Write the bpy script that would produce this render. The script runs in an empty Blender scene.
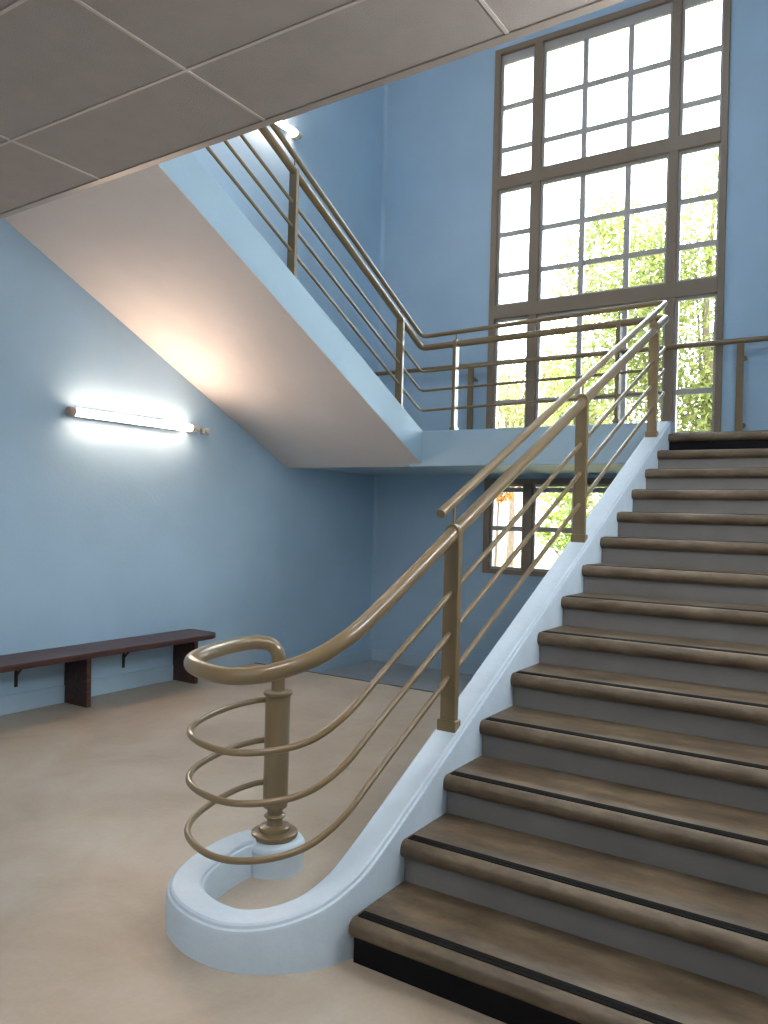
import bpy, bmesh, math, random
from mathutils import Vector, Matrix
random.seed(7)
sc = bpy.context.scene
C = sc.collection
PI = math.pi

# ------------------------------------------------------------------ dimensions
R = 0.16                 # riser
T = 0.3246               # going
S = R / T                # slope of the flights
N = 0.033                # nosing overhang
NST = 14
XW = -3.96               # left wall
YB = 6.0                 # back wall
XR = 1.75                # right wall beside the flight
ZL = NST * R             # landing level 2.24
YL = (NST - 1) * T       # last riser
XU = -2.28               # inner face of the upper flight
CH = 3.3                 # suspended ceiling height
CE = 0.45                # its edge


# ------------------------------------------------------------------ materials
def srgb(r, g, b):
    f = lambda c: (c / 255 / 12.92) if c / 255 <= .04045 else ((c / 255 + .055) / 1.055) ** 2.4
    return (f(r), f(g), f(b), 1)


def new_mat(name):
    m = bpy.data.materials.new(name)
    m.use_nodes = True
    nt = m.node_tree
    return m, nt, nt.nodes['Principled BSDF']


def paint(name, col, rough=.6, var=.06, scale=3., bump=.0, bscale=60., col2=None, metallic=0., coat=0., detail=4.,
          spec=.5):
    """painted / mineral surface: base colour mottled by noise, fine bump"""
    m, nt, p = new_mat(name)
    n = nt.nodes; l = nt.links
    tc = n.new('ShaderNodeTexCoord')
    nz = n.new('ShaderNodeTexNoise'); nz.inputs['Scale'].default_value = scale
    nz.inputs['Detail'].default_value = detail; nz.inputs['Roughness'].default_value = .6
    l.new(tc.outputs['Object'], nz.inputs['Vector'])
    cr = n.new('ShaderNodeValToRGB')
    c2 = col2 if col2 else tuple(c * (1 - var) for c in col[:3]) + (1,)
    c1 = col if col2 else tuple(min(1, c * (1 + var)) for c in col[:3]) + (1,)
    cr.color_ramp.elements[0].position = .35; cr.color_ramp.elements[0].color = c2
    cr.color_ramp.elements[1].position = .65; cr.color_ramp.elements[1].color = c1
    l.new(nz.outputs['Fac'], cr.inputs['Fac'])
    l.new(cr.outputs['Color'], p.inputs['Base Color'])
    p.inputs['Roughness'].default_value = rough
    p.inputs['Metallic'].default_value = metallic
    p.inputs['Coat Weight'].default_value = coat
    p.inputs['Coat Roughness'].default_value = .12
    p.inputs['Specular IOR Level'].default_value = spec
    if bump:
        b = n.new('ShaderNodeBump'); b.inputs['Strength'].default_value = bump
        b.inputs['Distance'].default_value = .01
        nb = n.new('ShaderNodeTexNoise'); nb.inputs['Scale'].default_value = bscale
        nb.inputs['Detail'].default_value = 3
        l.new(tc.outputs['Object'], nb.inputs['Vector'])
        l.new(nb.outputs['Fac'], b.inputs['Height'])
        l.new(b.outputs['Normal'], p.inputs['Normal'])
    return m


M = {}
M['wall'] = paint('blue_wall_paint', srgb(170, 202, 227), .55, .03, 1.5, .12, 40)
M['fascia'] = paint('pale_blue_paint', srgb(163, 190, 207), .5, .03, 2, .1, 40)
M['curb'] = paint('white_blue_curb_paint', srgb(203, 220, 234), .42, .04, 5, .15, 30)
M['soffit'] = paint('soffit_plaster', srgb(218, 214, 212), .6, .03, 2, .1, 30)
M['skirt'] = paint('skirting_paint', srgb(174, 200, 219), .45, .03, 4)
M['rail'] = paint('khaki_gloss_enamel', srgb(128, 110, 80), .3, .04, 6, coat=.35)
M['frame'] = paint('window_frame_paint', srgb(138, 124, 107), .42, .04, 4)
M['bar'] = paint('window_bar_paint', srgb(180, 178, 176), .4, .04, 4)
M['riser'] = paint('grey_riser_paint', srgb(122, 120, 118), .5, .06, 4, .1, 50)
M['black'] = paint('black_riser_paint', srgb(6, 6, 12), .6, .1, 6, spec=.2)
M['strip'] = paint('black_rubber_strip', srgb(18, 16, 16), .75, .15, 30, .2, 120, spec=.15)
M['edge'] = paint('dark_edge_metal', srgb(46, 44, 46), .5, .1, 9)
M['bracket'] = paint('black_bracket_paint', srgb(14, 14, 20), .5, .1, 9)
M['plastic'] = paint('white_plastic', srgb(205, 200, 192), .4, .02, 9)
M['cap'] = paint('grey_brown_end_cap', srgb(178, 160, 150), .4, .05, 9)
M['tile'] = paint('ceiling_tile', srgb(172, 164, 158), .85, .035, 7, .25, 160)
M['grid'] = paint('ceiling_grid_paint', srgb(205, 198, 190), .5, .02, 9)
M['trim'] = paint('ceiling_edge_trim', srgb(168, 158, 148), .4, .02, 9)
M['slab'] = paint('concrete_slab', srgb(160, 160, 160), .8)
M['lawn'] = paint('dry_lawn', srgb(104, 104, 50), .9, .3, 1.2, .4, 20, col2=srgb(124, 100, 56))
M['house'] = paint('pale_render', srgb(170, 164, 154), .8, .04, 2)
M['roof'] = paint('grey_roof_tiles', srgb(96, 92, 92), .8, .12, 6)
M['bark'] = paint('bark', srgb(92, 76, 60), .9, .25, 12, .6, 30)


def floor_mat():
    m, nt, p = new_mat('beige_screed_floor')
    n = nt.nodes; l = nt.links
    tc = n.new('ShaderNodeTexCoord')
    a = n.new('ShaderNodeTexNoise'); a.inputs['Scale'].default_value = 1.6; a.inputs['Detail'].default_value = 6
    a.inputs['Roughness'].default_value = .62; a.inputs['Distortion'].default_value = .5
    l.new(tc.outputs['Object'], a.inputs['Vector'])
    cr = n.new('ShaderNodeValToRGB')
    e = cr.color_ramp.elements
    e[0].position = .3; e[0].color = srgb(168, 153, 134)
    e[1].position = .7; e[1].color = srgb(196, 186, 172)
    x = cr.color_ramp.elements.new(.5); x.color = srgb(184, 171, 154)
    l.new(a.outputs['Fac'], cr.inputs['Fac'])
    f = n.new('ShaderNodeTexNoise'); f.inputs['Scale'].default_value = 45; f.inputs['Detail'].default_value = 3
    l.new(tc.outputs['Object'], f.inputs['Vector'])
    mx = n.new('ShaderNodeMixRGB'); mx.blend_type = 'MULTIPLY'; mx.inputs['Fac'].default_value = .12
    l.new(cr.outputs['Color'], mx.inputs['Color1']); l.new(f.outputs['Fac'], mx.inputs['Color2'])
    l.new(mx.outputs['Color'], p.inputs['Base Color'])
    rr = n.new('ShaderNodeMapRange'); rr.inputs['To Min'].default_value = .32; rr.inputs['To Max'].default_value = .55
    l.new(a.outputs['Fac'], rr.inputs['Value']); l.new(rr.outputs['Result'], p.inputs['Roughness'])
    b = n.new('ShaderNodeBump'); b.inputs['Strength'].default_value = .08; b.inputs['Distance'].default_value = .01
    l.new(f.outputs['Fac'], b.inputs['Height']); l.new(b.outputs['Normal'], p.inputs['Normal'])
    return m


M['floor'] = floor_mat()
M['lowfloor'] = paint('grey_low_floor', srgb(178, 182, 186), .45, .08, 2.5)


def tread_mat():
    m, nt, p = new_mat('worn_brown_terrazzo')
    n = nt.nodes; l = nt.links
    tc = n.new('ShaderNodeTexCoord')
    mp = n.new('ShaderNodeMapping'); mp.inputs['Scale'].default_value = (1, 2.2, 2.2)
    l.new(tc.outputs['Object'], mp.inputs['Vector'])
    a = n.new('ShaderNodeTexNoise'); a.inputs['Scale'].default_value = 4.; a.inputs['Detail'].default_value = 7
    a.inputs['Roughness'].default_value = .65
    l.new(mp.outputs['Vector'], a.inputs['Vector'])
    cr = n.new('ShaderNodeValToRGB'); e = cr.color_ramp.elements
    e[0].position = .3; e[0].color = srgb(74, 62, 47)
    e[1].position = .72; e[1].color = srgb(128, 113, 92)
    x = e.new(.5); x.color = srgb(100, 86, 68)
    l.new(a.outputs['Fac'], cr.inputs['Fac'])
    v = n.new('ShaderNodeTexVoronoi'); v.inputs['Scale'].default_value = 110
    l.new(tc.outputs['Object'], v.inputs['Vector'])
    r2 = n.new('ShaderNodeValToRGB'); r2.color_ramp.elements[0].position = .0
    r2.color_ramp.elements[0].color = (1.15, 1.1, 1.05, 1); r2.color_ramp.elements[1].position = .35
    r2.color_ramp.elements[1].color = (.94, .94, .94, 1)
    l.new(v.outputs['Distance'], r2.inputs['Fac'])
    mx = n.new('ShaderNodeMixRGB'); mx.blend_type = 'MULTIPLY'; mx.inputs['Fac'].default_value = .5
    l.new(cr.outputs['Color'], mx.inputs['Color1']); l.new(r2.outputs['Color'], mx.inputs['Color2'])
    l.new(mx.outputs['Color'], p.inputs['Base Color'])
    p.inputs['Roughness'].default_value = .42
    b = n.new('ShaderNodeBump'); b.inputs['Strength'].default_value = .25; b.inputs['Distance'].default_value = .006
    f = n.new('ShaderNodeTexNoise'); f.inputs['Scale'].default_value = 30; f.inputs['Detail'].default_value = 5
    l.new(tc.outputs['Object'], f.inputs['Vector'])
    l.new(f.outputs['Fac'], b.inputs['Height']); l.new(b.outputs['Normal'], p.inputs['Normal'])
    return m


M['tread'] = tread_mat()


def wood_mat():
    m, nt, p = new_mat('dark_stained_wood')
    n = nt.nodes; l = nt.links
    tc = n.new('ShaderNodeTexCoord')
    mp = n.new('ShaderNodeMapping'); mp.inputs['Scale'].default_value = (14, 1.2, 14)
    l.new(tc.outputs['Object'], mp.inputs['Vector'])
    a = n.new('ShaderNodeTexNoise'); a.inputs['Scale'].default_value = 3; a.inputs['Detail'].default_value = 5
    l.new(mp.outputs['Vector'], a.inputs['Vector'])
    cr = n.new('ShaderNodeValToRGB'); e = cr.color_ramp.elements
    e[0].position = .3; e[0].color = srgb(40, 20, 20); e[1].position = .75; e[1].color = srgb(92, 54, 46)
    l.new(a.outputs['Fac'], cr.inputs['Fac']); l.new(cr.outputs['Color'], p.inputs['Base Color'])
    p.inputs['Roughness'].default_value = .38
    return m


M['wood'] = wood_mat()


def emit_mat(name, col, st):
    m, nt, p = new_mat(name)
    p.inputs['Base Color'].default_value = (.9, .9, .9, 1)
    p.inputs['Emission Color'].default_value = col
    p.inputs['Emission Strength'].default_value = st
    return m


M['tube'] = emit_mat('lit_led_tube', (1, .70, .50, 1), 20)
M['fill_tube'] = emit_mat('fill_tube_glow', (1, .95, .90, 1), 34)  # for the fill tubes added on the right wall
M['panel'] = emit_mat('fill_panel_glow', (1, .96, .93, 1), 7.2)  # for the fill lights added behind the camera
M['up_fill'] = emit_mat('upper_fill_glow', (.95, .96, 1, 1), 8)  # for the fill light added over the stairwell


def glass_mat():
    m = bpy.data.materials.new('window_glass'); m.use_nodes = True
    nt = m.node_tree; n = nt.nodes; l = nt.links
    n.clear()
    o = n.new('ShaderNodeOutputMaterial'); mx = n.new('ShaderNodeMixShader')
    t = n.new('ShaderNodeBsdfTransparent'); t.inputs['Color'].default_value = (.95, .98, .98, 1)
    g = n.new('ShaderNodeBsdfGlossy'); g.inputs['Roughness'].default_value = .02
    fr = n.new('ShaderNodeFresnel'); fr.inputs['IOR'].default_value = 1.45
    l.new(fr.outputs[0], mx.inputs[0]); l.new(t.outputs[0], mx.inputs[1]); l.new(g.outputs[0], mx.inputs[2])
    l.new(mx.outputs[0], o.inputs['Surface'])
    return m


M['glass'] = glass_mat()


def leaf_mat(name, c1, c2):
    m = bpy.data.materials.new(name); m.use_nodes = True
    nt = m.node_tree; n = nt.nodes; l = nt.links
    n.clear()
    o = n.new('ShaderNodeOutputMaterial'); mx = n.new('ShaderNodeMixShader'); mx.inputs[0].default_value = .5
    d = n.new('ShaderNodeBsdfDiffuse'); t = n.new('ShaderNodeBsdfTranslucent')
    tc = n.new('ShaderNodeTexCoord'); a = n.new('ShaderNodeTexNoise'); a.inputs['Scale'].default_value = 5.5
    a.inputs['Detail'].default_value = 4
    l.new(tc.outputs['Object'], a.inputs['Vector'])
    cr = n.new('ShaderNodeValToRGB'); cr.color_ramp.elements[0].position = .35; cr.color_ramp.elements[0].color = c1
    cr.color_ramp.elements[1].position = .65; cr.color_ramp.elements[1].color = c2
    l.new(a.outputs['Fac'], cr.inputs['Fac'])
    l.new(cr.outputs['Color'], d.inputs['Color']); l.new(cr.outputs['Color'], t.inputs['Color'])
    l.new(d.outputs[0], mx.inputs[1]); l.new(t.outputs[0], mx.inputs[2]); l.new(mx.outputs[0], o.inputs['Surface'])
    return m


M['leaf_green'] = leaf_mat('yellow_green_leaves', srgb(96, 106, 58), srgb(142, 140, 82))
M['leaf_pale'] = leaf_mat('pale_green_leaves', srgb(140, 142, 100), srgb(168, 162, 116))
M['leaf_orange'] = leaf_mat('autumn_orange_leaves', srgb(170, 108, 54), srgb(176, 134, 78))
M['leaf_bush'] = leaf_mat('dark_green_leaves', srgb(92, 112, 52), srgb(146, 152, 74))


# ------------------------------------------------------------------ mesh helpers
class MB:
    def __init__(s):
        s.v = []; s.f = []; s.sm = []

    def add(s, vs, fs, smooth=False):
        o = len(s.v)
        s.v += [tuple(v) for v in vs]
        for f in fs:
            s.f.append(tuple(i + o for i in f)); s.sm.append(smooth)
        return s

    def box(s, x0, x1, y0, y1, z0, z1):
        vs = [(x, y, z) for z in (z0, z1) for y in (y0, y1) for x in (x0, x1)]
        return s.add(vs, [(0, 2, 3, 1), (4, 5, 7, 6), (0, 1, 5, 4), (2, 6, 7, 3), (0, 4, 6, 2), (1, 3, 7, 5)])

    def prism(s, pts, axis, a, b, smooth=False):
        """closed 2-D outline pts extruded along axis from a to b ('x': pts=(y,z), 'y': (x,z), 'z': (x,y))"""
        def P(p, t):
            return {'x': (t, p[0], p[1]), 'y': (p[0], t, p[1]), 'z': (p[0], p[1], t)}[axis]
        n = len(pts)
        vs = [P(p, a) for p in pts] + [P(p, b) for p in pts]
        fs = [tuple(range(n)), tuple(range(2 * n - 1, n - 1, -1))]
        s.add(vs, fs)
        s.add(vs, [(i, i + n, (i + 1) % n + n, (i + 1) % n) for i in range(n)], smooth)
        return s

    def tube(s, path, r, seg=20, cap=True):
        path = [Vector(p) for p in path]
        n = len(path)
        tang = []
        for i in range(n):
            a = path[max(0, i - 1)]; b = path[min(n - 1, i + 1)]
            tang.append((b - a).normalized())
        up = Vector((0, 0, 1))
        if abs(tang[0].dot(up)) > .95: up = Vector((1, 0, 0))
        nrm = (up - tang[0] * up.dot(tang[0])).normalized()
        vs = []
        for i in range(n):
            nrm = (nrm - tang[i] * nrm.dot(tang[i])).normalized()
            bn = tang[i].cross(nrm)
            rr = r[i] if isinstance(r, (list, tuple)) else r
            for k in range(seg):
                a = 2 * PI * k / seg
                vs.append(path[i] + (nrm * math.cos(a) + bn * math.sin(a)) * rr)
        fs = [(i * seg + k, i * seg + (k + 1) % seg, (i + 1) * seg + (k + 1) % seg, (i + 1) * seg + k)
              for i in range(n - 1) for k in range(seg)]
        s.add(vs, fs, True)
        if cap:
            s.add(vs[:seg], [tuple(range(seg - 1, -1, -1))])
            s.add(vs[-seg:], [tuple(range(seg))])
        return s

    def lathe(s, prof, c, seg=40, axis='z'):
        """prof: list of (radius, height)"""
        vs = []
        for r, h in prof:
            for k in range(seg):
                a = 2 * PI * k / seg
                u, w = r * math.cos(a), r * math.sin(a)
                vs.append({'z': (c[0] + u, c[1] + w, c[2] + h), 'y': (c[0] + u, c[1] + h, c[2] + w),
                           'x': (c[0] + h, c[1] + u, c[2] + w)}[axis])
        n = len(prof)
        s.add(vs, [(i * seg + k, i * seg + (k + 1) % seg, (i + 1) * seg + (k + 1) % seg, (i + 1) * seg + k)
                   for i in range(n - 1) for k in range(seg)], True)
        s.add(vs[:seg], [tuple(range(seg - 1, -1, -1))])
        s.add(vs[-seg:], [tuple(range(seg))])
        return s

    def build(s, name, mat, parent=None, bevel=0., seg=2, origin=None, smooth_angle=None):
        me = bpy.data.meshes.new(name)
        vs = s.v
        if origin is None:
            origin = tuple(parent['_o']) if (parent is not None and '_o' in parent) else (0, 0, 0)
        vs = [(a - origin[0], b - origin[1], c - origin[2]) for a, b, c in vs]
        me.from_pydata(vs, [], s.f)
        me.polygons.foreach_set('use_smooth', s.sm)
        me.update()
        bm = bmesh.new(); bm.from_mesh(me)
        bmesh.ops.remove_doubles(bm, verts=bm.verts, dist=1e-5)
        bmesh.ops.recalc_face_normals(bm, faces=bm.faces)
        if smooth_angle:
            for e in bm.edges:
                if len(e.link_faces) == 2 and e.calc_face_angle(0) > smooth_angle: e.smooth = False
        else:
            for e in bm.edges:
                if len(e.link_faces) == 2 and e.calc_face_angle(0) > .7: e.smooth = False
        bm.to_mesh(me); bm.free()
        me.materials.append(M[mat] if isinstance(mat, str) else mat)
        o = bpy.data.objects.new(name, me)
        C.objects.link(o)
        if parent is not None:
            o.parent = parent
        else:
            o.location = origin
        if bevel:
            b = o.modifiers.new('bevel', 'BEVEL'); b.width = bevel; b.segments = seg
            b.limit_method = 'ANGLE'; b.angle_limit = .6
        return o


def box(x0, x1, y0, y1, z0, z1):
    return MB().box(x0, x1, y0, y1, z0, z1)


def empty(name, loc, label=None, cat=None, group=None, kind=None):
    o = bpy.data.objects.new(name, None)
    o.location = loc; o['_o'] = list(loc)
    o.empty_display_size = .2
    C.objects.link(o)
    tag(o, label, cat, group, kind)
    return o


def tag(o, label=None, cat=None, group=None, kind=None):
    if label: o['label'] = label
    if cat: o['category'] = cat
    if group: o['group'] = group
    if kind: o['kind'] = kind
    return o


def struct(name, mb, mat, parent=None, label=None, cat=None, **k):
    o = mb.build(name, mat, parent, **k)
    if parent is None: o['kind'] = 'structure'
    tag(o, label, cat)
    return o


def catmull(P, per=10):
    P = [Vector(p) for p in P]
    out = []
    for i in range(len(P) - 1):
        p0 = P[i - 1] if i else P[0] * 2 - P[1]
        p1, p2 = P[i], P[i + 1]
        p3 = P[i + 2] if i + 2 < len(P) else P[-1] * 2 - P[-2]
        for k in range(per):
            t = k / per
            # centripetal-like: uniform with damped tangents
            out.append(.5 * ((2 * p1) + (p2 - p0) * t + (2 * p0 - 5 * p1 + 4 * p2 - p3) * t * t
                             + (3 * p1 - p0 - 3 * p2 + p3) * t ** 3))
    out.append(P[-1])
    return out


def fillet(P, r, n=8):
    """polyline with rounded corners"""
    P = [Vector(p) for p in P]
    out = [P[0]]
    for i in range(1, len(P) - 1):
        a, b, c = P[i - 1], P[i], P[i + 1]
        d1 = (a - b); d2 = (c - b)
        q = min(r, d1.length * .45, d2.length * .45)
        s0 = b + d1.normalized() * q; s1 = b + d2.normalized() * q
        for k in range(n + 1):
            t = k / n
            out.append(s0 * (1 - t) ** 2 + b * 2 * t * (1 - t) + s1 * t * t)
    out.append(P[-1])
    return out


# ------------------------------------------------------------------ THE SETTING
# floors
struct('floor', box(XW - .2, 4.2, -6.5, 3.85, -.45, 0).box(XW - .2, XR, 3.85, YB + .2, -.45, -.27), 'floor',
       label='beige polished screed floor of the stair hall', cat='floor')
fl = struct('floor', box(XW, XR, 3.86, YB, -.27, -.266), 'lowfloor',
            label='sunken grey floor area in front of the lower back window', cat='floor')
struct('trim_1', box(XW, -.15, 3.835, 3.86, -.26, .003), 'edge', label='dark metal edge where the beige floor drops to the sunken area', cat='trim')

# left wall
struct('wall_left', box(XW - .2, XW, -6.5, YB + .2, -.45, 8), 'wall', label='long blue wall with the bench and light tubes', cat='wall')
# back wall with both window openings
WX0, WX1 = -2.45, .06
W1 = (2.34, 6.88)
W2 = (.915, 1.985)
b = MB()
b.box(XW, WX0, YB, YB + .28, -.45, 8)
b.box(WX1, 4.2, YB, YB + .28, -.45, 8)
b.box(WX0, WX1, YB, YB + .28, W1[1], 8)
b.box(WX0, WX1, YB, YB + .28, W2[1], W1[0])
b.box(WX0, WX1, YB, YB + .28, -.45, W2[0])
struct('wall_back', b, 'wall', label='blue back wall around the tall gridded window', cat='wall')
# rounded inside corner of left and back wall
r = .05
cp = [(XW, YB)] + [(XW + r - r * math.cos(a * PI / 16), YB - r + r * math.sin(a * PI / 16)) for a in range(9)]
struct('trim_2', MB().prism(cp, 'z', -.27, 8, True), 'wall', label='rounded plaster cove in the corner of the left and back walls', cat='trim')
struct('wall_right', box(XR, XR + .2, -.35, YB, -.45, 8).box(4.2, 4.4, -6.5, -.35, -.45, 4.3)
       .box(XR, 4.4, -.35, -.15, -.45, 4.3).box(XR, XR + .2, -2.7, -.35, 4.3, 8), 'wall', label='blue wall on the right side of the flight', cat='wall')
struct('wall_front', box(XW, 4.2, -6.7, -6.5, -.45, 4.3).box(XW, XR, -2.7, -2.5, 4.3, 8), 'wall',
       label='blue wall at the front of the hall', cat='wall')
struct('ceiling', box(XW - .2, XR + .2, -2.7, YB + .28, 8, 8.2), 'soffit', label='white ceiling over the stairwell', cat='ceiling')
# suspended ceiling
ce = struct('ceiling', box(XW, 4.2, -6.5, CE, CH, CH + .02), 'tile', label='grey suspended ceiling of rectangular tiles above the hall', cat='ceiling')
g = MB()
for i in range(-4, 6):
    x = -.88 + 1.2 * i
    if XW < x < 4.2: g.box(x - .007, x + .007, -6.5, CE, CH - .004, CH + .001)
y = -.06
while y > -6.5:
    g.box(XW, 4.2, y - .007, y + .007, CH - .0045, CH + .001); y -= .6
g.build('ceiling_grid', 'grid', ce)
MB().prism([(CE - .03, CH - .006), (CE + .012, CH - .006), (CE + .012, CH + .04), (CE - .003, CH + .04), (CE - .003, CH + .01), (CE - .03, CH + .01)],
           'x', XW, XR).build('edge_profile', 'trim', ce)
t3 = struct('trim_3', box(XW, XR, CE - .07, CE - .004, CH + .02, 3.88).box(-2.27, XR, CE - .07, CE - .004, 3.88, 4.2), 'soffit',
       label='bulkhead above the edge of the suspended ceiling', cat='trim')
struct('floor', box(XW, 4.2, -6.5, -.02, 4.2, ZL * 2).box(XU, XR, -.02, .45, 4.2, ZL * 2), 'slab',
       label='upper floor slab over the suspended ceiling', cat='floor')
# the edge of the suspended ceiling runs slightly out of square
bpy.context.view_layer.update()
for o in [ce] + list(ce.children) + [t3]:
    for v in o.data.vertices:
        if v.co.y > .3: v.co.y += -.031 * (v.co.x + 1.4)
# landing
lb = MB()
lb.box(XW, -.0, 4.40, YB, 2.032, ZL).box(-.0, XR, YL + .02, YB, 2.032, ZL).box(XW, XU - .14, 4.26, 4.40, 2.04, ZL)
struct('floor', lb, 'fascia', label='pale blue half-landing slab between the two flights', cat='floor')
struct('floor', box(XW, -.0, 4.41, YB, ZL, ZL + .004).box(0, XR, YL + T * .9, YB, ZL, ZL + .004), 'tread',
       label='brown floor covering of the half-landing', cat='floor')
# landing edge curb
struct('trim_4', box(XU - .14, -.0, 4.26, 4.40, 2.012, 2.345), 'fascia', bevel=.006,
       label='pale blue edge curb of the half-landing below its railing', cat='trim')
# baseboards
struct('baseboard_left', box(XW, XW + .016, -6.5, 3.85, 0, .138).box(XW, XW + .016, 3.86, YB, -.266, -.125), 'skirt', bevel=.003,
       label='pale blue skirting along the left wall', cat='baseboard')
struct('baseboard_back', box(XW, -.14, YB - .016, YB, -.266, -.125), 'skirt', bevel=.003,
       label='pale blue skirting below the lower back window', cat='baseboard')


# ------------------------------------------------------------------ windows
def window(name, z0, z1, zbars, mull, label, transom=None):
    root = empty(name, (WX0, YB, z0), label, 'window', kind='structure')
    y0, y1 = YB - .03, YB + .06
    f = MB()
    f.box(WX0, WX0 + .07, y0, y1, z0, z1).box(WX1 - .06, WX1, y0, y1, z0, z1)
    f.box(WX0 + .07, WX1 - .06, y0, y1, z0, z0 + .05 if z0 < 2 else z0 + .08)
    f.box(WX0 + .07, WX1 - .06, y0, y1, z1 - .06, z1)
    f.build('window_frame', 'frame', root, bevel=.004)
    cols = [(-2.38, -1.97), (-1.87, -.49), (-.40, .0)]
    for a, c in ((-1.97, -1.87), (-.49, -.40)):
        box(a, c, y0 + .002, y1, z0 + .05, z1 - .055).build('mullion', 'frame', root, bevel=.004)
    zs = [z0 + (.05 if z0 < 2 else .08)]
    for zc, h in mull:
        box(WX0 + .07, WX1 - .06, y0 - .004, y1, zc - h, zc + h).build('transom', 'frame', root, bevel=.004)
        zs += [zc - h, zc + h]
    zs.append(z1 - .06)
    # casements: sash, bars, panes in every field
    for i in range(0, len(zs), 2):
        a, c = zs[i], zs[i + 1]
        for (xa, xb) in cols:
            wide = xb - xa > 1
            sf = MB()
            w = .028
            ya, yb = YB + .012, YB + .055
            top = .10 if (z0 > 2 and i == 4) else w
            sf.box(xa, xa + w, ya, yb, a, c).box(xb - w, xb, ya, yb, a, c)
            sf.box(xa + w, xb - w, ya, yb, a, a + w).box(xa + w, xb - w, ya, yb, c - top, c)
            sash = sf.build('sash', 'bar' if z0 > 2 else 'bar', root, bevel=.003)
            bs = MB()
            for zb in zbars:
                if a < zb < c: bs.box(xa + w, xb - w, ya + .004, yb - .006, zb - .027, zb + .027)
            if wide:
                for xv in (-1.395, -.91): bs.box(xv - .029, xv + .029, ya + .001, yb - .004, a + w, c - top)
            if bs.v: bs.build('glazing_bar', 'bar', sash, origin=tuple(root['_o']), bevel=.003)
            box(xa + w, xb - w, YB + .034, YB + .038, a + w, c - top).build('pane', 'glass', sash, origin=tuple(root['_o']))
    return root


window('window_1', W1[0], W1[1], (6.22, 5.735, 4.765, 4.305, 3.31, 2.85), ((3.872, .075), (5.345, .07)),
       'very tall brown framed window divided into small panes above the landing')
window('window_2', W2[0], W2[1], (1.425, 1.862), (), 'low brown framed window of small panes under the landing')
struct('window_sill', box(WX0, WX1, YB + .05, YB + .32, W1[0] - .03, W1[0] + .0), 'fascia', label='outer sill of the tall window', cat='window sill')

# ------------------------------------------------------------------ lower staircase
stair = empty('staircase', (0, 0, 0), 'broad lower flight of brown treads with black nosing strips and grey risers', 'staircase')
for k in range(1, NST + 1):
    y0 = (k - 1) * T - N
    z1 = k * R; h = .066; rr = .03
    y1 = k * T + .02 if k < NST else YL + T * .9
    pts = [(y1, z1)]
    for j in range(7):
        a = PI / 2 + j * PI / 12
        pts.append((y0 + rr + rr * math.cos(a), z1 - rr + rr * math.sin(a)))
    for j in range(7):
        a = PI + j * PI / 12
        pts.append((y0 + rr + rr * math.cos(a), z1 - h + rr + rr * math.sin(a)))
    pts.append((y1, z1 - h))
    tr = MB().prism(pts, 'x', 0.001, XR - .002, True).build('tread', 'tread', stair)
    st = MB()
    st.box(.012, XR - .012, y0 + .036, y0 + .053, z1 - .002, z1 + .003).box(.012, XR - .012, y0 + .056, y0 + .078, z1 - .002, z1 + .003)
    st.box(.014, XR - .014, y0 + .053, y0 + .056, z1 - .002, z1 + .0015)
    st.build('anti_slip_strip', 'strip', tr, bevel=.0)
    rs = box(.001, XR - .002, (k - 1) * T, (k - 1) * T + .03, (k - 1) * R + .0005, k * R - h + .004).build(
        'riser', 'black' if k in (1, NST) else 'riser', stair)
    if k == 1: rs['label'] = 'black painted bottom riser'
    if k == NST: rs['label'] = 'black painted top riser'
# body of the flight below the treads
bp = [(.03, 0)]
for k in range(1, NST):
    bp += [((k - 1) * T + .03, (k) * R - .066), (k * T + .02, k * R - .066)]
bp += [(YL, 0)]
MB().prism(bp, 'x', .002, XR - .002).build('stair_body', 'slab', stair)

# plan curve shared by the curb and the rails (straight side, then the volute)
PLAN = [(-.07, 1.2), (-.07, .9), (-.07, .6), (-.07, .302), (-.075, .105), (-.092, .015), (-.139, -.085), (-.222, -.168),
        (-.31, -.218), (-.401, -.238), (-.521, -.226), (-.64, -.172), (-.725, -.068), (-.776, .094), (-.79, .249), (-.771, .345)]


def level_curve(c, flat, rise, L2, dip, u, utot):
    """height over plan arc length u (from y = 1.2): the slope line, an easing to the level volute, a slight rise"""
    z0 = c + S * 1.2
    s0 = (z0 - flat) / S - L2 / 2
    if u < s0: z = z0 - S * u
    elif u < s0 + L2: z = z0 - S * u + S * (u - s0) ** 2 / (2 * L2)
    else: z = flat + rise * (u - s0 - L2) / (utot - s0 - L2)
    return z - dip * math.exp(-((u - 1.27) / .2) ** 2)


def plan_path(c, flat, rise, L2=.42, dip=0.):
    xy = catmull([(p[0], p[1], 0) for p in PLAN], 10)
    # light smoothing of the plan line
    for _ in range(6):
        xy = [xy[0]] + [(xy[i - 1] + xy[i] * 2 + xy[i + 1]) / 4 for i in range(1, len(xy) - 1)] + [xy[-1]]
    us = [0]
    for i in range(1, len(xy)): us.append(us[-1] + (xy[i] - xy[i - 1]).length)
    return [Vector((p.x, p.y, level_curve(c, flat, rise, L2, dip, u, us[-1]))) for p, u in zip(xy, us)]


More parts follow.
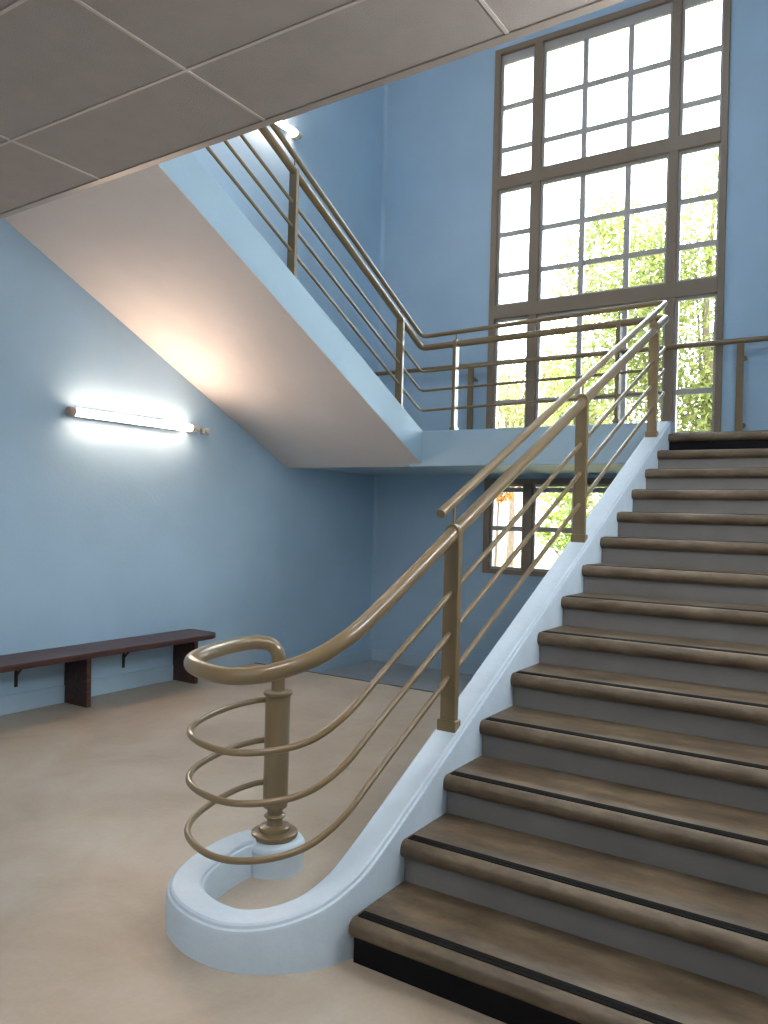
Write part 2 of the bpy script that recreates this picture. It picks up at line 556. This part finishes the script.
cc = plan_path(.245, .15, 0., .42, .0)
top = Vector((-.07, 4.26, .245 + S * 4.26))
cpath = [top] + [Vector((-.07, y, .245 + S * y)) for y in (3.5, 2.6, 1.9, 1.4)] + cc
prof = [(-.07, 'b'), (-.07, -.03), (-.066, -.02), (-.058, -.017), (-.056, -.006), (-.048, 0), (.048, 0), (.056, -.005),
        (.059, -.015), (.067, -.019), (.07, -.03), (.07, 'b')]
vs = []
for i, p in enumerate(cpath):
    a = cpath[max(0, i - 1)]; b2 = cpath[min(len(cpath) - 1, i + 1)]
    d = (b2 - a); d.z = 0; d.normalize()
    n = Vector((-d.y, d.x, 0))          # outward (towards the stairs / camera)
    for (o, zz) in prof:
        q = p + n * o
        q.z = (0 if p.y < 3.86 else -.27) if zz == 'b' else p.z + zz
        if zz == 'b' and p.y > 4.2: q.z = -.27
        vs.append(q)
m = len(prof)
fs = [(i * m + j, i * m + j + 1, (i + 1) * m + j + 1, (i + 1) * m + j) for i in range(len(cpath) - 1) for j in range(m - 1)]
fs += [(i * m + m - 1, i * m, (i + 1) * m, (i + 1) * m + m - 1) for i in range(len(cpath) - 1)]
cb = MB(); cb.add(vs, fs, True)
cb.add(vs[:m], [tuple(range(m))]); cb.add(vs[-m:], [tuple(range(m))])
cu = cb.build('stringer_curb', 'curb', stair, smooth_angle=.5)
cu['label'] = 'whitish blue moulded curb curling into a volute at the foot'
PC = (-.708, .402)
ped = MB().lathe([(.128, 0), (.128, .095), (.132, .102), (.132, .110), (.124, .124), (.108, .132), (0.09, .134)], (PC[0], PC[1], 0), 48)
ped.build('newel_pedestal', 'curb', stair)

# ------------------------------------------------------------------ upper staircase
up = empty('staircase', (XU, 4.26, ZL), 'upper flight rising from the landing along the left wall, seen from below', 'staircase')
SB, ST = 4.135, 4.452     # soffit and curb lines: z + S*y
ye = -.02
bp = [(4.30, SB - S * 4.30), (ye, SB - S * ye)]
bp += [(ye, ZL + NST * R - .06)]
pts = []
for k in range(NST, 0, -1):
    y0 = 4.26 - (k - 1) * T
    pts += [(y0, ZL + k * R - .05), (y0, ZL + (k - 1) * R - (.05 if k > 1 else 0))]
bp += pts
ub = MB().prism(bp, 'x', XW + .001, XU - .14)
sf = ub.build('soffit', 'soffit', up)
sf['label'] = 'smooth white sloping underside'
fp = [(4.26, SB - S * 4.26), (ye, SB - S * ye), (ye, ST - S * ye), (4.26, ST - S * 4.26)]
fa = MB().prism(fp, 'x', XU - .14, XU).build('stringer_curb', 'fascia', up, bevel=.005)
for k in range(1, NST + 1):
    y0 = 4.26 - (k - 1) * T
    box(XW + .001, XU - .141, y0 - T - .02, y0 + N, ZL + k * R - .05, ZL + k * R).build('tread', 'tread', up, bevel=.012)
# smooth white underside also below the curb strip
MB().prism([(4.262, SB - S * 4.262), (ye, SB - S * ye), (ye, SB - S * ye - .004), (4.262, SB - S * 4.262 - .004)], 'x', XU - .15, XU).build('soffit_edge', 'soffit', up)

# ------------------------------------------------------------------ stair railing
rail = empty('stair_railing', (-.70, .405, .16),
             'khaki enamelled railing of round tubes running from the volute up both flights', 'railing')
XRL, YRL, XRU = -.07, 4.33, -2.35


def ring(path, r, name, mat, newel_end, c_low, z_right, z_left, c_up):
    rev = list(reversed(path))        # from the newel to the straight part
    keep = [p for p in rev if p.y > 1e9 or (p - Vector(newel_end[-1])).length > .02]
    k = rev.index(keep[0])
    head = catmull(newel_end + [tuple(keep[0]), tuple(keep[3])], 8)
    cv = head + keep[4:]
    pts = [Vector((XRL, 1.2, c_low + S * 1.2)), Vector((XRL, YRL, z_right)),
           Vector((XRU, YRL, z_left)), Vector((XRU, .12, c_up - S * .12))]
    fl = fillet(pts, .055)
    return MB().tube(cv[:-1] + fl, r, 24 if r > .02 else 16).build(name, mat, rail)


ring(plan_path(1.085, .968, .010), .030, 'handrail', 'rail',
     [(PC[0], PC[1], .74), (PC[0], PC[1], .86), (PC[0] - .004, PC[1] - .003, .925), (PC[0] - .034, PC[1] - .022, .966), (-.778, .325, .977)],
     1.085, 3.19, 3.155, 5.28)
for c, fl_, ri, zr, zl, cu_ in ((.830, .708, .016, 2.955, 2.925, 5.025), (.655, .534, .014, 2.778, 2.742, 4.85), (.468, .333, .032, 2.592, 2.552, 4.665)):
    pp = plan_path(c, fl_, ri, .42, .026)
    ring(pp, .0122, 'rod', 'rail', [(PC[0] - .02, PC[1] - .002, pp[-1].z), (-.748, .385, pp[-1].z)], c, zr, zl, cu_)
# raised second handrail, starting at the first post
tp = [Vector((XRL, .665, 1.225 + S * .665)), Vector((XRL, YRL, 3.318)),
      Vector((XRU, YRL, 3.262)), Vector((XRU, .12, 5.415 - S * .12))]
th = MB().tube(fillet(tp, .07), .0205, 22)
tho = th.build('upper_handrail', 'rail', rail)
# newel post
nw = MB().lathe([(.092, 0), (.099, .005), (.101, .012), (.099, .024), (.09, .028), (.066, .03), (.068, .036), (.066, .046), (.058, .05),
                 (.036, .053), (.034, .058), (.034, .084), (.044, .087), (.047, .092), (.044, .097), (.034, .1),
                 (.034, .128), (.052, .131), (.054, .136), (.054, .613), (.061, .617), (.064, .624), (.062, .631), (.05, .634), (.032, .635), (.03, .638), (.03, .66)],
                (PC[0], PC[1], .132), 44)
nwo = nw.build('newel_post', 'rail', rail, smooth_angle=.9)


def post(x, y, zb, zt, wx, ty, ztop):
    """flat bar post: width wx along x, thickness ty along y, rounded head at zt; pin up to the second rail"""
    alongx = wx >= ty
    w = max(wx, ty) / 2; th = min(wx, ty) / 2
    pts = [(-w, zb), (w, zb)] + [(w * math.cos(a * PI / 16), zt + w * 1.08 * math.sin(a * PI / 16)) for a in range(17)]
    m = MB()
    if alongx: m.prism([(x + u, v) for u, v in pts], 'y', y - th, y + th)
    else: m.prism([(y + u, v) for u, v in pts], 'x', x - th, x + th)
    p = m.build('post', 'rail', rail, bevel=.003)
    e = .009
    c = MB()
    if alongx: c.box(x - w - e, x + w + e, y - th - e, y + th + e, zb - .05, zb + .035)
    else: c.box(x - th - e, x + th + e, y - w - e, y + w + e, zb - .05, zb + .035)
    c.build('post_foot', 'rail', p, bevel=.004, origin=tuple(rail['_o']))
    MB().tube([(x, y, zt + w), (x, y, ztop)], .0055, 10).build('pin', 'rail', p, origin=tuple(rail['_o']))
    return p


for y in (.785, 2.385, 3.97):
    zb = .245 + S * y
    post(XRL, y, zb, 1.085 + S * y, .072, .034, 1.225 + S * y - .01)
for x in (-.45, -1.98):
    post(x, YRL, 2.345, 3.165 + (.015 if x > -1 else 0), .034, .072, 3.275)
for y in (3.935, 2.37, .80):
    post(XRU, y, ST - S * y, 5.28 - S * y, .072, .034, 5.415 - S * y - .01)

# ------------------------------------------------------------------ guard rail in front of the tall window
gr = empty('guard_rail', (-2.6, 5.9, ZL), 'single khaki guard rail on flat posts running across the tall window', 'railing')
MB().tube([(XW + .005, 5.9, 3.28), (-1.5, 5.9, 3.28), (XR - .005, 5.9, 3.29)], .026, 20).build('handrail', 'rail', gr)
for x in (-2.62, .235):
    p = box(x - .032, x + .032, 5.885, 5.915, ZL, 3.262).build('post', 'rail', gr, bevel=.003)
    for z in (3.12, 2.48):
        MB().lathe([(.022, 0), (.024, .004), (.024, .02), (.014, .024), (.014, .035)], (x + .034, 5.915, z), 16, 'y').tube(
            [(x + .034, 5.95, z), (x + .034, YB, z)], .012, 10).box(x, x + .034, 5.893, 5.93, z - .01, z + .01).build('bracket', 'rail', p, origin=tuple(gr['_o']))

# ------------------------------------------------------------------ bench
be = empty('bench', (-3.75, 1.5, 0), 'long dark-stained wooden bench against the blue wall on plank legs', 'bench')
bx0, bx1, by0, by1 = XW + .004, -3.56, -.9, 2.97
rc = .13
pts = [(bx0, by0), (bx1, by0)]
pts += [(bx1 - rc + rc * math.cos(a * PI / 16), by1 - rc + rc * math.sin(a * PI / 16)) for a in range(9)]
pts += [(bx0 + .06, by1), (bx0, by1 - .02)]
MB().prism(pts, 'z', .398, .443).build('seat', 'wood', be, bevel=.008, seg=3)
for y in (-.56, .55, 1.665, 2.78):
    MB().prism([(bx0, 0), (bx0 + .285, 0), (bx0 + .275, .398), (bx0, .398)], 'y', y - .022, y + .022).build('leg', 'wood', be, bevel=.005)
for y in (-.0, 1.235, 2.212):
    m = MB().box(XW + .002, XW + .010, y - .012, y + .012, .19, .396).box(XW + .010, XW + .22, y - .012, y + .012, .388, .398)
    m.tube([(XW + .008, y, .27), (XW + .13, y, .392)], .008, 8)
    m.build('bracket', 'bracket', be)


# ------------------------------------------------------------------ wall lights
def light_tube(xw, sg, y0, z, label, mat='tube'):
    """tube luminaire parallel to Y on the wall plane x = xw; sg points into the room"""
    x = xw + sg * .085; L = 1.23; r = .031
    t = empty('wall_light', (x, y0, z), label, 'light', 'tubular wall lights')

    def bx(a, b2, *q):
        a, b2 = sorted((xw + sg * a, xw + sg * b2))
        return box(a, b2, *q)
    MB().tube([(x, y0 + .03, z), (x, y0 + L, z)], r, 24).lathe([(.031, 0), (.026, .014), (.012, .022)], (x, y0 + L, z), 24, 'y').build('tube', mat, t)
    # opaque back shell, added to cut the tube's halo on the wall
    sh = []
    for k in range(13):
        a = PI - PI * .41 + k * PI * .82 / 12
        sh.append((x + sg * math.cos(a) * .033, z + math.sin(a) * .033))
    for k in range(12, -1, -1):
        a = PI - PI * .41 + k * PI * .82 / 12
        sh.append((x + sg * math.cos(a) * .0315, z + math.sin(a) * .0315))
    MB().prism(sh, 'y', y0 + .03, y0 + L, True).build('halo_shield', 'plastic', t)
    MB().lathe([(.028, -.03), (.036, -.022), (.036, .03), (.033, .034)], (x, y0, z), 24, 'y').build('end_cap', 'cap', t)
    for q in (.17, L - .17):
        bx(.001, .054, y0 + q - .02, y0 + q + .02, z - .015, z + .015).build('clip', 'plastic', t)
    MB().lathe([(.022, .0), (.03, .004), (.03, .075), (.02, .08)], (x, y0 + L + .018, z), 20, 'y').build('connector', 'plastic', t)
    bx(.001, .06, y0 + L + .03, y0 + L + .09, z - .032, z + .032).build('mount', 'plastic', t, bevel=.004)
    return t


light_tube(XW, 1, 1.58, 2.285, 'long lit white light tube on the blue wall above the bench')
light_tube(XW, 1, 2.94, 5.535, 'lit light tube high on the left wall, only its end showing below the ceiling edge')
light_tube(XR, -1, .0, 2.75, 'unseen fill tube added on the right wall beside the lower flight', 'fill_tube')  # added out of view to brighten the left wall and stringer
light_tube(XR, -1, 1.7, 3.3, 'unseen fill tube added on the right wall above the upper half of the lower flight', 'fill_tube')  # second added tube, out of view, for more even fill
jb = empty('junction_box', (XW, 3.06, 2.28), 'small white junction box at the right end of the lower light tube', 'box')
box(XW + .001, XW + .045, 3.02, 3.11, 2.252, 2.312).build('housing', 'plastic', jb, bevel=.008)
MB().lathe([(.024, 0), (.026, .004), (.022, .02)], (XW + .045, 3.065, 2.282), 20, 'x').build('cover', 'plastic', jb)
MB().tube([(XW + .03, 2.90, 2.27), (XW + .02, 2.97, 2.262), (XW + .02, 3.025, 2.27)], .006, 8).build('cable', 'plastic', jb)

# unseen fill lamps added to brighten the hall and the stairwell head
for x, y in ((-.28, -1.56), (-1.48, -3.36), (2.12, -3.36), (-.28, -5.16)):
    t = empty('fill_panel', (x, y, CH), 'square fill light added to the hall ceiling behind the viewpoint', 'light', 'added fill lights in the hall ceiling')
    box(x - .3, x + .3, y - .3, y + .3, CH - .016, CH - .004).build('fill_diffuser', 'panel', t)
    MB().box(x - .31, x + .31, y - .31, y - .3, CH - .02, CH - .003).box(x - .31, x + .31, y + .3, y + .31, CH - .02, CH - .003).box(
        x - .31, x - .3, y - .3, y + .3, CH - .02, CH - .003).box(x + .3, x + .31, y - .3, y + .3, CH - .02, CH - .003).build('fill_panel_frame', 'plastic', t)
for x in (-1.0,):
    t = empty('fill_panel', (x, 1.4, 8), 'unseen fill light added to the ceiling of the stairwell', 'light')
    box(x - .6, x + .6, 1.1, 1.7, 7.96, 7.99).build('fill_diffuser', 'up_fill', t)


# ------------------------------------------------------------------ outside
def leaf_cloud(center, radii, n, size, seed, gap=.0, clumps=26):
    """countless small leaves clustered around many twig clumps"""
    rnd = random.Random(seed)
    m = MB()
    cl = []
    for _ in range(clumps):
        while True:
            p = Vector((rnd.uniform(-1, 1), rnd.uniform(-1, 1), rnd.uniform(-1, 1)))
            if .3 < p.length < 1: break
        cl.append((p, rnd.uniform(.16, .34)))
    vs = []; fs = []
    for i in range(n):
        c, rr = rnd.choice(cl)
        d = Vector((rnd.gauss(0, 1), rnd.gauss(0, 1), rnd.gauss(0, .8))) * rr * .55
        q = c + d
        P = Vector((center[0] + q.x * radii[0], center[1] + q.y * radii[1], center[2] + q.z * radii[2]))
        u = Vector((rnd.gauss(0, 1), rnd.gauss(0, 1), rnd.gauss(0, 1))).normalized()
        w = u.cross(Vector((rnd.gauss(0, 1), rnd.gauss(0, 1), rnd.gauss(0, 1)))).normalized()
        s = size * rnd.uniform(.6, 1.3)
        o = len(vs)
        vs += [P - u * s, P + w * s * .55, P + u * s, P - w * s * .55]
        fs.append((o, o + 1, o + 2, o + 3))
    m.add(vs, fs)
    return m, cl


def tree(x, y, h, crown_c, radii, n, size, mat, label, seed, trunk=.14, name='tree', clumps=30):
    t = empty(name, (x, y, -.1), label, 'tree' if name == 'tree' else 'bush')
    m, cl = leaf_cloud(crown_c, radii, n, size, seed, clumps=clumps)
    fo = m.build('foliage', mat, t); fo['kind'] = 'stuff'
    br = MB()
    if trunk:
        tp = [Vector((x, y, -.1)), Vector((x + .05, y, crown_c[2] * .4)), Vector((crown_c[0], crown_c[1], crown_c[2])),
              Vector((crown_c[0] + .1, crown_c[1], crown_c[2] + radii[2] * .7))]
        cv = catmull(tp, 6); k = len(cv)
        br.tube(cv, [trunk * (1 - .8 * i / (k - 1)) for i in range(k)], 10)
    rnd = random.Random(seed)
    base = Vector((crown_c[0], crown_c[1], crown_c[2] - radii[2] * .5)) if trunk else Vector((x, y, -.1))
    for c, rr in cl[:18]:
        e = Vector((crown_c[0] + c.x * radii[0], crown_c[1] + c.y * radii[1], crown_c[2] + c.z * radii[2]))
        mid = base.lerp(e, .5) + Vector((0, 0, .15))
        br.tube([base, mid, e], [.045, .03, .01] if trunk else [.03, .02, .008], 6)
    br.build('trunk' if trunk else 'stem', 'bark', t)
    return t


struct('ground', box(-60, 60, YB + .3, 90, -.4, -.1), 'lawn', label='dry yellowish lawn outside the windows', cat='lawn')

# ------------------------------------------------------------------ sky, sun
w = bpy.data.worlds.new('sky'); sc.world = w; w.use_nodes = True
nt = w.node_tree; bg = nt.nodes['Background']
bg.inputs['Color'].default_value = (.86, .94, 1, 1)
bg.inputs['Strength'].default_value = 5.5
sd = bpy.data.lights.new('sun', 'SUN'); sd.energy = 1.5; sd.angle = .03; sd.color = (1, .93, .8)
so = bpy.data.objects.new('sun', sd); C.objects.link(so)
so.rotation_euler = Vector((-.75, .45, -.65)).to_track_quat('-Z', 'Y').to_euler()

# ------------------------------------------------------------------ trees and house outside
tree(-1.4, 14.0, 9, (-1.7, 14.0, 5.2), (2.9, 2.0, 3.7), 34000, .06, 'leaf_green', 'leafy yellow-green tree close behind the right side of the tall window', 3, .16, clumps=85)
tree(-8.6, 20.5, 7, (-8.8, 20.5, 4.8), (2.1, 1.6, 2.3), 7000, .075, 'leaf_pale', 'pale yellow-green tree behind the lower left panes of the tall window', 5, .13, clumps=34)
tree(-5.0, 16.6, 7, (-5.1, 16.6, 3.6), (1.2, 1.1, 1.9), 5500, .075, 'leaf_pale', 'smaller pale tree between the bigger trees outside', 8, .1, clumps=30)
tree(-7.0, 16.0, 3, (-6.9, 16.0, 2.3), (.62, .5, .42), 700, .05, 'leaf_orange', 'small orange autumn tree seen through the lower window', 11, .05, clumps=14)
tree(-3.3, 12.0, 2, (-3.2, 12.0, 1.75), (1.25, .8, .85), 2600, .05, 'leaf_bush', 'green bush seen through the lower window', 13, 0, 'bush', clumps=24)

ho = empty('house', (-14, 32, -.1), 'pale house with a low gabled roof beyond the trees', 'house')
hx0, hx1, hy = -19.5, -11.0, 30.0
hm = (hx0 + hx1) / 2
MB().prism([(hx0, -.1), (hx1, -.1), (hx1, 5.6), (hm, 8.0), (hx0, 5.6)], 'y', hy, hy + 9).build('walls', 'house', ho)
MB().prism([(hx1 + .5, 5.25), (hx1 + .5, 5.5), (hm, 8.35), (hm, 8.05)], 'y', hy - .4, hy + 9.4).build('roof_slope', 'roof', ho)
MB().prism([(hx0 - .5, 5.25), (hm, 8.05), (hm, 8.35), (hx0 - .5, 5.5)], 'y', hy - .4, hy + 9.4).build('roof_slope', 'roof', ho)
for x, z in ((-17.4, 1.2), (-17.4, 3.9), (-12.2, 3.9)):
    wf = MB()
    wf.box(x - .6, x + .6, hy - .05, hy + .02, z - .06, z).box(x - .6, x + .6, hy - .05, hy + .02, z + 1.3, z + 1.36)
    wf.box(x - .6, x - .54, hy - .05, hy + .02, z, z + 1.3).box(x + .54, x + .6, hy - .05, hy + .02, z, z + 1.3)
    wfo = wf.build('house_window', 'bar', ho)
    box(x - .54, x + .54, hy - .03, hy - .02, z, z + 1.3).build('house_pane', 'edge', wfo, origin=tuple(ho['_o']))


# ------------------------------------------------------------------ camera
cd = bpy.data.cameras.new('camera'); co = bpy.data.objects.new('camera', cd); C.objects.link(co)
FPX = 796.56; yaw, pitch, roll = -0.5766865, 0.0036873, 0.0259159
cd.sensor_fit = 'VERTICAL'; cd.sensor_height = 36; cd.lens = FPX * 36 / 1024
cd.clip_start = .05; cd.clip_end = 300
f = Vector((math.sin(yaw) * math.cos(pitch), math.cos(yaw) * math.cos(pitch), math.sin(pitch)))
rt = Vector((math.cos(yaw), -math.sin(yaw), 0)); u = rt.cross(f)
r2 = rt * math.cos(roll) + u * math.sin(roll); u2 = -rt * math.sin(roll) + u * math.cos(roll)
mw = Matrix.Identity(4)
for i in range(3):
    mw[i][0] = r2[i]; mw[i][1] = u2[i]; mw[i][2] = -f[i]
mw[0][3], mw[1][3], mw[2][3] = 1.55352, -2.26726, 1.54167
co.matrix_world = mw
sc.camera = co
vs_ = sc.view_settings
vs_.view_transform = 'Standard'; vs_.look = 'None'; vs_.gamma = 1; vs_.exposure = 1.72
vs_.use_curve_mapping = False
for o in list(bpy.data.objects):
    if '_o' in o: del o['_o']
